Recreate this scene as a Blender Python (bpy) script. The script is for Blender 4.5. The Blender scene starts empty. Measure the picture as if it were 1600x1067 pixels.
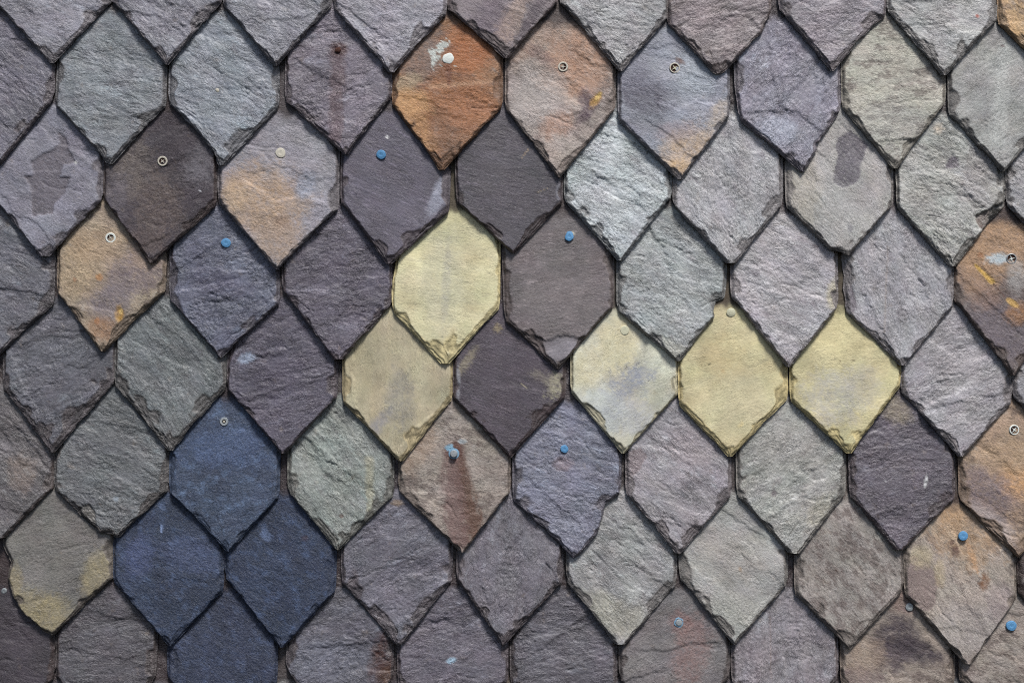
import bpy, math, random
import numpy as np

# ------------------------------------------------------------------ camera, sky, sun, exposure
scene = bpy.context.scene
C = scene.collection
K = 0.00114                      # metres per pixel of the 1600 px wide photograph
ZC = 1.75                        # height of the middle of the picture above the ground
cam_data = bpy.data.cameras.new('camera')
cam_data.lens = 50.0
cam_data.sensor_width = 36.0
cam_data.clip_start = 0.05
cam_data.clip_end = 2000.0
cam = bpy.data.objects.new('camera', cam_data)
CAM_D = 1600 * K * 50.0 / 36.0
cam.location = (0.0, -CAM_D - 0.006, ZC)
cam.rotation_euler = (math.radians(90), 0, 0)
C.objects.link(cam)
scene.camera = cam
scene.render.resolution_x, scene.render.resolution_y = 1024, 682

SUN_EL, SUN_AZ = 60.0, 24.0      # degrees; azimuth to the right of the wall's normal
world = bpy.data.worlds.new('World')
scene.world = world
world.use_nodes = True
wn = world.node_tree
bg = wn.nodes['Background']
sky = wn.nodes.new('ShaderNodeTexSky')
sky.sky_type = 'NISHITA'
sky.sun_disc = False
sky.sun_elevation = math.radians(SUN_EL)
sky.sun_rotation = math.radians(180 - SUN_AZ)
sky.air_density = 1.0
sky.dust_density = 2.0
sky.ozone_density = 0.6
wn.links.new(sky.outputs[0], bg.inputs[0])
bg.inputs[1].default_value = 0.065

sun_data = bpy.data.lights.new('sun', 'SUN')
sun_data.energy = 2.9
sun_data.angle = math.radians(13)
sun_data.color = (1.0, 0.98, 0.945)
sun = bpy.data.objects.new('sun', sun_data)
el, az = math.radians(SUN_EL), math.radians(SUN_AZ)
from mathutils import Vector
to_sun = Vector((math.sin(az) * math.cos(el), -math.cos(az) * math.cos(el), math.sin(el)))
sun.rotation_euler = to_sun.to_track_quat('Z', 'Y').to_euler()
sun.location = (2, -4, 6)
C.objects.link(sun)

scene.view_settings.view_transform = 'Standard'
scene.view_settings.look = 'None'
scene.view_settings.gamma = 1.0
scene.view_settings.exposure = 0.74
scene.view_settings.use_curve_mapping = False
scene.render.engine = 'CYCLES'
scene.cycles.use_denoising = False      # keeps the stone's fine grain
scene.cycles.filter_width = 1.1
scene.cycles.max_bounces = 4

# ------------------------------------------------------------------ noise in numpy
def _hash(ix, iy, seed):
    h = (ix.astype(np.int64) * 374761393 + iy.astype(np.int64) * 668265263 + seed * 1442695041) & 0xFFFFFFFF
    h = ((h ^ (h >> 13)) * 1274126177) & 0xFFFFFFFF
    h = h ^ (h >> 16)
    return h

def perlin(x, y, seed=0):
    x = np.asarray(x, float); y = np.asarray(y, float)
    x0 = np.floor(x); y0 = np.floor(y)
    fx = x - x0; fy = y - y0
    u = fx * fx * fx * (fx * (fx * 6 - 15) + 10)
    v = fy * fy * fy * (fy * (fy * 6 - 15) + 10)
    def g(ix, iy, dx, dy):
        a = _hash(ix, iy, seed) * (2 * math.pi / 4294967296.0)
        return np.cos(a) * dx + np.sin(a) * dy
    n00 = g(x0, y0, fx, fy); n10 = g(x0 + 1, y0, fx - 1, fy)
    n01 = g(x0, y0 + 1, fx, fy - 1); n11 = g(x0 + 1, y0 + 1, fx - 1, fy - 1)
    return 1.45 * ((n00 * (1 - u) + n10 * u) * (1 - v) + (n01 * (1 - u) + n11 * u) * v)

def fbm(x, y, seed=0, octaves=4, gain=0.5):
    s = 0; a = 1.0; t = 0
    for i in range(octaves):
        s = s + a * perlin(x, y, seed + 17 * i); t += a
        x = x * 2.03 + 3.7; y = y * 2.03 - 1.9; a *= gain
    return s / t * 1.3

def sstep(a, b, x):
    t = np.clip((x - a) / (b - a), 0, 1)
    return t * t * (3 - 2 * t)

def lin(c):
    c = np.array(c, float) / 255.0
    return np.where(c <= 0.04045, c / 12.92, ((c + 0.055) / 1.055) ** 2.4)

def seg_dist(px, py, pts):
    d = np.full(px.shape, 1e9)
    for (ax, ay), (bx, by) in zip(pts[:-1], pts[1:]):
        vx, vy = bx - ax, by - ay
        t = np.clip(((px - ax) * vx + (py - ay) * vy) / max(vx * vx + vy * vy, 1e-9), 0, 1)
        d = np.minimum(d, np.hypot(px - ax - t * vx, py - ay - t * vy))
    return d

def poly_sdf(px, py, pts):
    inside = np.zeros(px.shape, bool)
    n = len(pts)
    for i in range(n):
        (ax, ay), (bx, by) = pts[i], pts[(i + 1) % n]
        if ay == by: continue
        c = ((ay > py) != (by > py)) & (px < (bx - ax) * (py - ay) / (by - ay) + ax)
        inside ^= c
    d = seg_dist(px, py, list(pts) + [pts[0]])
    return np.where(inside, -d, d)

# ------------------------------------------------------------------ materials
def new_mat(name):
    m = bpy.data.materials.new(name); m.use_nodes = True
    return m, m.node_tree, m.node_tree.nodes['Principled BSDF']

def slate_material(name, bump, fine, aniso, rough, speck, cleave, spec=0.5, gc=1.0, scale=1.0):
    m, t, p = new_mat(name)
    N, L = t.nodes, t.links
    att = N.new('ShaderNodeAttribute'); att.attribute_name = 'tint'
    uv = N.new('ShaderNodeUVMap'); uv.uv_map = 'grain'
    mp = N.new('ShaderNodeMapping'); mp.inputs['Scale'].default_value = (1.0, aniso, 1.0)
    L.new(uv.outputs[0], mp.inputs[0])
    def noise(scl, det, rg, vec, dist=0.0):
        n = N.new('ShaderNodeTexNoise'); n.inputs['Scale'].default_value = scl * scale
        n.inputs['Detail'].default_value = det; n.inputs['Roughness'].default_value = rg
        n.inputs['Distortion'].default_value = dist
        L.new(vec, n.inputs['Vector']); return n
    n1 = noise(9.0, 6, 0.70, mp.outputs[0], 0.3)       # cleavage ripples
    n2 = noise(27.0, 4, 0.78, mp.outputs[0], 0.1)       # grain
    n3 = noise(4.0, 3, 0.6, uv.outputs[0])             # mottling
    mp4 = N.new('ShaderNodeMapping'); mp4.inputs['Scale'].default_value = (0.8, 2.4, 1.0)
    L.new(uv.outputs[0], mp4.inputs[0])
    n4 = noise(11.0, 4, 0.66, mp4.outputs[0], 1.4)       # pits
    def ramp(src, stops):
        r = N.new('ShaderNodeValToRGB')
        while len(r.color_ramp.elements) < len(stops): r.color_ramp.elements.new(0.5)
        for e, (pos, v) in zip(r.color_ramp.elements, stops):
            e.position = pos; e.color = (v, v, v, 1)
        L.new(src, r.inputs[0]); return r
    def mul(a, b):
        x = N.new('ShaderNodeMix'); x.data_type = 'RGBA'; x.blend_type = 'MULTIPLY'
        x.inputs[0].default_value = 1.0
        L.new(a, x.inputs[6]); L.new(b, x.inputs[7]); return x.outputs[2]
    r3 = ramp(n3.outputs[0], [(0.3, 0.86), (0.7, 1.12)])
    r2 = ramp(n2.outputs[0], [(0.30, 1 - 0.40 * gc), (0.5, 1.0), (0.70, 1 + 0.44 * gc)])  # grain tone, with the sparkle of the sheen painted in as contrast
    r4 = ramp(n4.outputs[0], [(0.28, 0.35), (0.34, 1.0)])
    col = mul(mul(mul(att.outputs['Color'], r3.outputs[0]), r2.outputs[0]), r4.outputs[0])
    # small pale mineral specks
    sp = noise(55.0, 2, 0.5, uv.outputs[0])
    rs = ramp(sp.outputs[0], [(0.66, 0.0), (0.74, speck)])
    mx = N.new('ShaderNodeMix'); mx.data_type = 'RGBA'; mx.inputs[7].default_value = (0.55, 0.56, 0.56, 1)
    L.new(rs.outputs[0], mx.inputs[0]); L.new(col, mx.inputs[6])
    L.new(mx.outputs[2], p.inputs['Base Color'])
    p.inputs['Roughness'].default_value = rough
    p.inputs['Specular IOR Level'].default_value = spec
    rr = N.new('ShaderNodeMapRange'); rr.inputs[1].default_value = 0.3; rr.inputs[2].default_value = 0.7
    rr.inputs[3].default_value = rough - 0.12; rr.inputs[4].default_value = rough + 0.14
    L.new(n2.outputs[0], rr.inputs[0]); L.new(rr.outputs[0], p.inputs['Roughness'])
    n5 = noise(4.2, 6, 0.60, mp.outputs[0], 0.4)
    ml = N.new('ShaderNodeMath'); ml.operation = 'MULTIPLY'; ml.inputs[1].default_value = 9.0
    L.new(n5.outputs[0], ml.inputs[0])
    fc = N.new('ShaderNodeMath'); fc.operation = 'FRACT'; L.new(ml.outputs[0], fc.inputs[0])
    saw = ramp(fc.outputs[0], [(0.0, 0.0), (0.86, 1.0), (1.0, 0.0)])
    zn = noise(2.3, 3, 0.6, uv.outputs[0]); zr = ramp(zn.outputs[0], [(0.38, 0.12), (0.62, 1.0)])
    sz = N.new('ShaderNodeMath'); sz.operation = 'MULTIPLY'
    L.new(saw.outputs[0], sz.inputs[0]); L.new(zr.outputs[0], sz.inputs[1])
    b0 = N.new('ShaderNodeBump'); b0.inputs['Strength'].default_value = 1.0; b0.inputs['Distance'].default_value = cleave
    L.new(sz.outputs[0], b0.inputs['Height'])
    b1 = N.new('ShaderNodeBump'); b1.inputs['Strength'].default_value = 1.0; b1.inputs['Distance'].default_value = bump
    L.new(n1.outputs[0], b1.inputs['Height']); L.new(b0.outputs[0], b1.inputs['Normal'])
    b2 = N.new('ShaderNodeBump'); b2.inputs['Strength'].default_value = 1.0; b2.inputs['Distance'].default_value = fine
    L.new(n2.outputs[0], b2.inputs['Height']); L.new(b1.outputs[0], b2.inputs['Normal'])
    b3 = N.new('ShaderNodeBump'); b3.inputs['Strength'].default_value = 0.8; b3.inputs['Distance'].default_value = bump * 0.35
    L.new(r4.outputs[0], b3.inputs['Height']); L.new(b2.outputs[0], b3.inputs['Normal'])
    L.new(b3.outputs[0], p.inputs['Normal'])
    return m

MAT = {
    'r': slate_material('riven_slate', 0.0015, 0.0006, 1.7, 0.40, 0.35, 0.0012, 0.6, 0.85),
    'm': slate_material('weathered_slate', 0.0014, 0.0010, 1.6, 0.50, 0.22, 0.0007, 0.5, 0.75),
    's': slate_material('smooth_slate', 0.0008, 0.0006, 3.0, 0.48, 0.30, 0.0004, 0.5, 0.55),
    'b': slate_material('fine_blue_slate', 0.0020, 0.0018, 1.3, 0.46, 0.30, 0.0007, 0.5),
    'y': slate_material('chalky_yellow_slate', 0.0008, 0.0003, 2.4, 0.72, 0.05, 0.0004, 0.3, 0.38),
}

def simple_material(name, col, rough=0.5, metal=0.0, var=0.25, scale=400.0, col2=None):
    m, t, p = new_mat(name)
    N, L = t.nodes, t.links
    tc = N.new('ShaderNodeTexCoord')
    n = N.new('ShaderNodeTexNoise'); n.inputs['Scale'].default_value = scale
    n.inputs['Detail'].default_value = 4; n.inputs['Roughness'].default_value = 0.65
    L.new(tc.outputs['Object'], n.inputs['Vector'])
    r = N.new('ShaderNodeValToRGB')
    a = lin(col); b = lin(col2) if col2 else a * (1 + var)
    r.color_ramp.elements[0].position = 0.35; r.color_ramp.elements[0].color = (*(a * (1 - var)), 1)
    r.color_ramp.elements[1].position = 0.62; r.color_ramp.elements[1].color = (*np.clip(b, 0, 0.9), 1)
    L.new(n.outputs[0], r.inputs[0]); L.new(r.outputs[0], p.inputs['Base Color'])
    p.inputs['Roughness'].default_value = rough; p.inputs['Metallic'].default_value = metal
    bp = N.new('ShaderNodeBump'); bp.inputs['Strength'].default_value = 0.5; bp.inputs['Distance'].default_value = 0.0006
    L.new(n.outputs[0], bp.inputs['Height']); L.new(bp.outputs[0], p.inputs['Normal'])
    return m

M_BLUE = simple_material('blue_painted_nail', (78, 130, 172), 0.55, 0.0, 0.28, 600)
M_PALEBLUE = simple_material('worn_blue_paint', (108, 142, 166), 0.7, 0.0, 0.35, 900)
M_WHITE = simple_material('white_paint', (212, 216, 210), 0.6, 0.0, 0.1, 300)
M_ZINC = simple_material('zinc_steel', (186, 180, 166), 0.5, 0.0, 0.15, 500)
M_GREY = simple_material('dull_steel', (150, 155, 158), 0.5, 0.4, 0.25, 600)
M_RUST = simple_material('rusty_recess', (48, 24, 14), 0.9, 0.0, 0.4, 900)
M_DARK = simple_material('dark_recess', (26, 20, 18), 0.9, 0.0, 0.3, 900)
M_OCHRE = simple_material('ochre_wood', (178, 128, 48), 0.8, 0.0, 0.45, 260)
M_PALE = simple_material('pale_plastic', (196, 194, 168), 0.55, 0.0, 0.1, 500)
M_RUSTPIN = simple_material('rusted_iron', (66, 36, 26), 0.85, 0.1, 0.4, 700)
M_BOARD = simple_material('brown_sheathing_board', (92, 62, 48), 0.85, 0.0, 0.35, 30)

# ------------------------------------------------------------------ slates
ROWS = 'ABCDEFGHI'
TIPY = {'Z': -46, 'A': 107, 'B': 262, 'C': 409, 'D': 566, 'E': 709, 'F': 860, 'G': 1008, 'H': 1160, 'I': 1312}
RISE = 0.0110                    # each course stands this far proud of the one below it
SLOPE = RISE / (152 * K)

# code: tip x,y, left shoulder x,y, right shoulder x,y, sRGB colour with the left-side light falloff baked in, finish, grain angle, lower-left and lower-right broken edge width
SLATES = {
 'A0': (80, 98, -8, 8, 172, 2, (122,120,130), 'r', -20, .8, 1.3),
 'A1': (260,101, 171, 0, 345, 3, (118,116,126), 'r', -35, .9, 1.0),
 'A2': (430,103, 347, 10, 517, 8, (124,124,133), 'r', -25, .7, .8),
 'A3': (611,113, 521, 14, 697, 22, (140,136,146), 'r', -15, .9, 1.3),
 'A4': (791, 91, 699, 14, 872, 4, (126,114,118), 'm', -30, 1.0, .8),
 'A5': (970,111, 875, 4, 1045, 27, (150,148,150), 'r', -20, 1.0, 1.0),
 'A6': (1122,115, 1044, 38, 1206, 20, (130,118,120), 'r', 20, 1.1, .9),
 'A7': (1301,111, 1219, 14, 1386, 25, (136,128,135), 'r', 10, 1.2, 1.4),
 'A8': (1475,118, 1389, 18, 1560, 32, (154,153,152), 'r', -20, 1.2, 1.3),
 'A9': (1655,125, 1562, 37, 1738, 32, (196,158,114), 'm', -40, 1.0, 1.0),
 'B0': (-3,256, -92, 160, 81, 155, (108,104,116), 'r', -40, .8, 1.0),
 'B1': (172,256, 83, 165, 257, 165, (120,124,130), 'r', -15, .7, 1.2),
 'B2': (346,258, 262, 162, 434, 169, (126,131,140), 'r', -30, 1.0, 1.3),
 'B3': (540,241, 445, 159, 611, 152, (116,108,119), 'r', 20, .6, .9),
 'B4': (690,265, 612, 165, 785, 169, (146,106,76), 'm', -10, .8, .8),
 'B5': (874,277, 790, 172, 962, 172, (164,146,138), 'm', -30, .8, .7),
 'B6': (1062,280, 967, 189, 1141, 182, (142,144,156), 'm', -20, .9, .7),
 'B7': (1254,268, 1158, 189, 1315, 175, (134,130,143), 'r', 60, 1.1, .9),
 'B8': (1399,263, 1318, 169, 1480, 162, (176,172,158), 'm', 5, 1.2, 1.0),
 'B9': (1568,268, 1485, 179, 1657, 175, (154,153,150), 'm', 50, 1.1, .9),
 'C0': (69,400, -14, 310, 157, 314, (126,124,137), 'm', -30, .6, .9),
 'C1': (236,411, 160, 314, 336, 322, (74,64,71), 'm', 30, .5, 1.0),
 'C2': (432,421, 339, 317, 528, 326, (140,136,144), 'm', -15, 1.0, .8),
 'C3': (608,412, 532, 319, 701, 332, (94,88,102), 's', -25, 1.0, 1.5),
 'C4': (802,395, 714, 317, 879, 317, (86,80,88), 's', -12, .6, 1.0),
 'C5': (969,407, 883, 316, 1050, 309, (168,174,177), 'r', -25, 1.1, 1.0),
 'C6': (1143,411, 1053, 324, 1224, 321, (154,152,155), 'r', -70, .9, 1.2),
 'C7': (1325,399, 1230, 324, 1397, 321, (160,156,153), 'm', -60, .9, .8),
 'C8': (1489,416, 1404, 326, 1573, 321, (156,155,150), 'r', -35, .8, .8),
 'C9': (1660,412, 1576, 321, 1748, 322, (150,148,150), 'r', -35, .8, .8),
 'D0': (-2,553, -92, 470, 81, 476, (102,101,110), 'r', -20, .8, 1.2),
 'D1': (159,549, 87, 460, 256, 456, (154,136,116), 'm', -30, .7, .9),
 'D2': (344,559, 263, 470, 435, 476, (96,98,116), 'r', 20, .6, .8),
 'D3': (528,561, 440, 456, 611, 478, (98,91,104), 'r', 15, .6, 1.0),
 'D4': (695,568, 614, 490, 780, 483, (203,196,160), 'y', -8, 1.6, 1.9),
 'D5': (871,576, 790, 503, 959, 480, (112,103,104), 's', 10, 1.3, .7),
 'D6': (1060,564, 965, 487, 1134, 466, (150,154,154), 'r', -30, .8, .8),
 'D7': (1232,573, 1144, 466, 1311, 483, (160,155,159), 'r', -30, .9, 1.0),
 'D8': (1411,571, 1325, 487, 1492, 480, (154,151,155), 'r', -75, .9, .7),
 'D9': (1583,586, 1494, 471, 1668, 480, (118,100,94), 'm', -40, .9, .9),
 'E0': (81,706, 2, 611, 177, 598, (98,97,105), 'r', 30, 1.8, 1.8),
 'E1': (265,704, 177, 605, 351, 608, (108,112,114), 'r', -50, 1.7, 1.4),
 'E2': (442,708, 354, 611, 526, 622, (92,86,100), 'r', 15, .8, .6),
 'E3': (626,720, 535, 630, 706, 625, (170,161,136), 'y', -88, 1.3, 1.8),
 'E4': (797,715, 708, 625, 884, 622, (84,74,84), 's', -18, 1.0, 1.4),
 'E5': (974,708, 893, 615, 1060, 618, (194,192,172), 'y', 32, 1.2, 1.0),
 'E6': (1141,713, 1062, 635, 1232, 625, (196,186,149), 'y', 20, 1.9, 1.8),
 'E7': (1327,708, 1237, 628, 1409, 605, (196,187,148), 'y', 10, 1.5, 1.5),
 'E8': (1502,713, 1411, 615, 1583, 632, (154,149,153), 'r', 25, .8, .8),
 'E9': (1675,715, 1586, 622, 1760, 625, (140,135,140), 'r', 25, .8, .8),
 'F0': (-2,840, -92, 764, 81, 764, (102,97,99), 'r', -40, .9, .8),
 'F1': (182,840, 83, 768, 260, 768, (102,104,107), 'r', -20, 1.2, 1.0),
 'F2': (356,861, 263, 771, 435, 778, (69,80,102), 'b', 25, .6, .7),
 'F3': (527,859, 449, 771, 614, 778, (130,135,130), 'r', -55, .7, 1.2),
 'F4': (722,862, 623, 771, 797, 771, (154,140,130), 'm', -10, .8, .5),
 'F5': (896,871, 802, 785, 970, 774, (116,117,134), 'r', -20, 1.2, 1.0),
 'F6': (1060,864, 979, 774, 1143, 778, (144,138,143), 'r', -40, 1.0, 1.0),
 'F7': (1242,864, 1153, 776, 1323, 774, (154,153,148), 'r', 35, .9, 1.3),
 'F8': (1406,859, 1330, 778, 1494, 781, (104,96,106), 'r', 12, 1.3, 1.2),
 'F9': (1592,871, 1502, 785, 1680, 785, (168,140,116), 'm', -25, 1.0, 1.0),
 'G0': (81,992, 6, 906, 174, 906, (118,114,110), 'm', 20, .8, 1.0),
 'G1': (265,1009, 175, 913, 347, 926, (55,65,88), 'b', -30, .6, .6),
 'G2': (440,1011, 350, 906, 523, 926, (54,64,88), 'b', -40, .6, .6),
 'G3': (623,1006, 533, 913, 706, 909, (110,107,118), 'r', 30, 1.2, 1.0),
 'G4': (786,1006, 714, 909, 879, 913, (114,109,117), 'r', 80, 1.0, 1.2),
 'G5': (970,1006, 886, 913, 1058, 916, (144,143,143), 'r', -40, 1.0, 1.0),
 'G6': (1148,1007, 1063, 906, 1232, 916, (156,154,151), 'm', -30, .9, 1.2),
 'G7': (1328,1014, 1244, 931, 1413, 926, (146,138,132), 'm', -60, 1.3, 1.4),
 'G8': (1512,1036, 1416, 933, 1590, 940, (164,150,138), 'm', -60, .9, .6),
 'G9': (1680,1020, 1594, 930, 1766, 930, (78,60,62), 'm', -20, 1.0, 1.0),
 'H0': (-4,1160, -92, 1062, 81, 1062, (74,66,74), 'm', -20, .9, .9),
 'H1': (163,1160, 84, 1058, 241, 1062, (92,88,94), 'r', 5, .9, .9),
 'H2': (346,1160, 260, 1062, 431, 1072, (57,64,86), 'b', -35, .7, .7),
 'H3': (530,1160, 447, 1050, 613, 1066, (98,96,106), 'r', 25, 1.0, .9),
 'H4': (707,1160, 621, 1072, 793, 1070, (104,98,109), 'r', 15, .8, .9),
 'H5': (881,1160, 798, 1070, 964, 1072, (98,94,102), 'r', 8, .8, .9),
 'H6': (1056,1160, 969, 1066, 1142, 1060, (120,114,115), 'm', 30, .8, .9),
 'H7': (1228,1160, 1145, 1070, 1311, 1064, (134,127,132), 'r', 80, .8, .9),
 'H8': (1404,1160, 1316, 1072, 1494, 1072, (150,134,122), 'm', -20, .8, .9),
 'H9': (1588,1160, 1502, 1068, 1672, 1068, (148,135,126), 'm', -20, .8, .9),
}
# outline corrections: extra points of the left / right outline as (x, y), top to bottom
SHAPE_L = {
 'B7': [(1150,100),(1151,135),(1158,189)],
 'C4': [(711,240),(714,317)], 'D4': [(619,410),(612,450),(614,490)],
 'D5': [(785,385),(788,470),(790,503)], 'E3': [(535,550),(535,630)],
 'F1': [(83,768),(122,806),(150,829),(152,834),(170,832),(176,838)],
 'G0': [(0,800),(2,855),(9,868),(15,879),(11,893),(7,906),(16,930),(30,957),(66,987)],
 'C7': [(1230,324),(1297,391),(1316,394),(1317,397)],
 'B2': [(262,162),(300,200),(333,240),(338,255)],
 'B1': [(86,100),(84,165),(158,245),(163,253)],
 'D8': [(1319,395),(1320,415),(1323,430),(1321,450),(1325,470),(1322,487)],
 'H3': [(447,1000),(446,1040),(454,1060)],
 'A6': [(1044,38),(1098,96),(1112,112)],
 'F5': [(802,700),(802,785),(868,846),(884,862)],
}
SHAPE_R = {
 'D6': [(1137,400),(1134,466),(1121,471),(1118,497),(1102,515)],
 'F5': [(971,700),(970,774),(947,788),(945,800),(942,822),(925,846),(906,868)],
 'B7': [(1315,175),(1283,221),(1278,226),(1279,233)],
 'A6': [(1206,20),(1192,52),(1145,100),(1135,110)],
 'C3': [(703,250),(701,332),(640,388)],
 'H1': [(243,960),(241,1062)],
 'A7': [(1388,-20),(1386,25),(1372,35),(1366,40)],
}
Y = (214,200,150); OR = (176,112,66); TAN = (180,150,118); DK = (78,68,76); RU = (104,58,34); WH = (186,190,184)
OC = (190,138,52); PB = (150,182,196); LG = (160,162,164)
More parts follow.
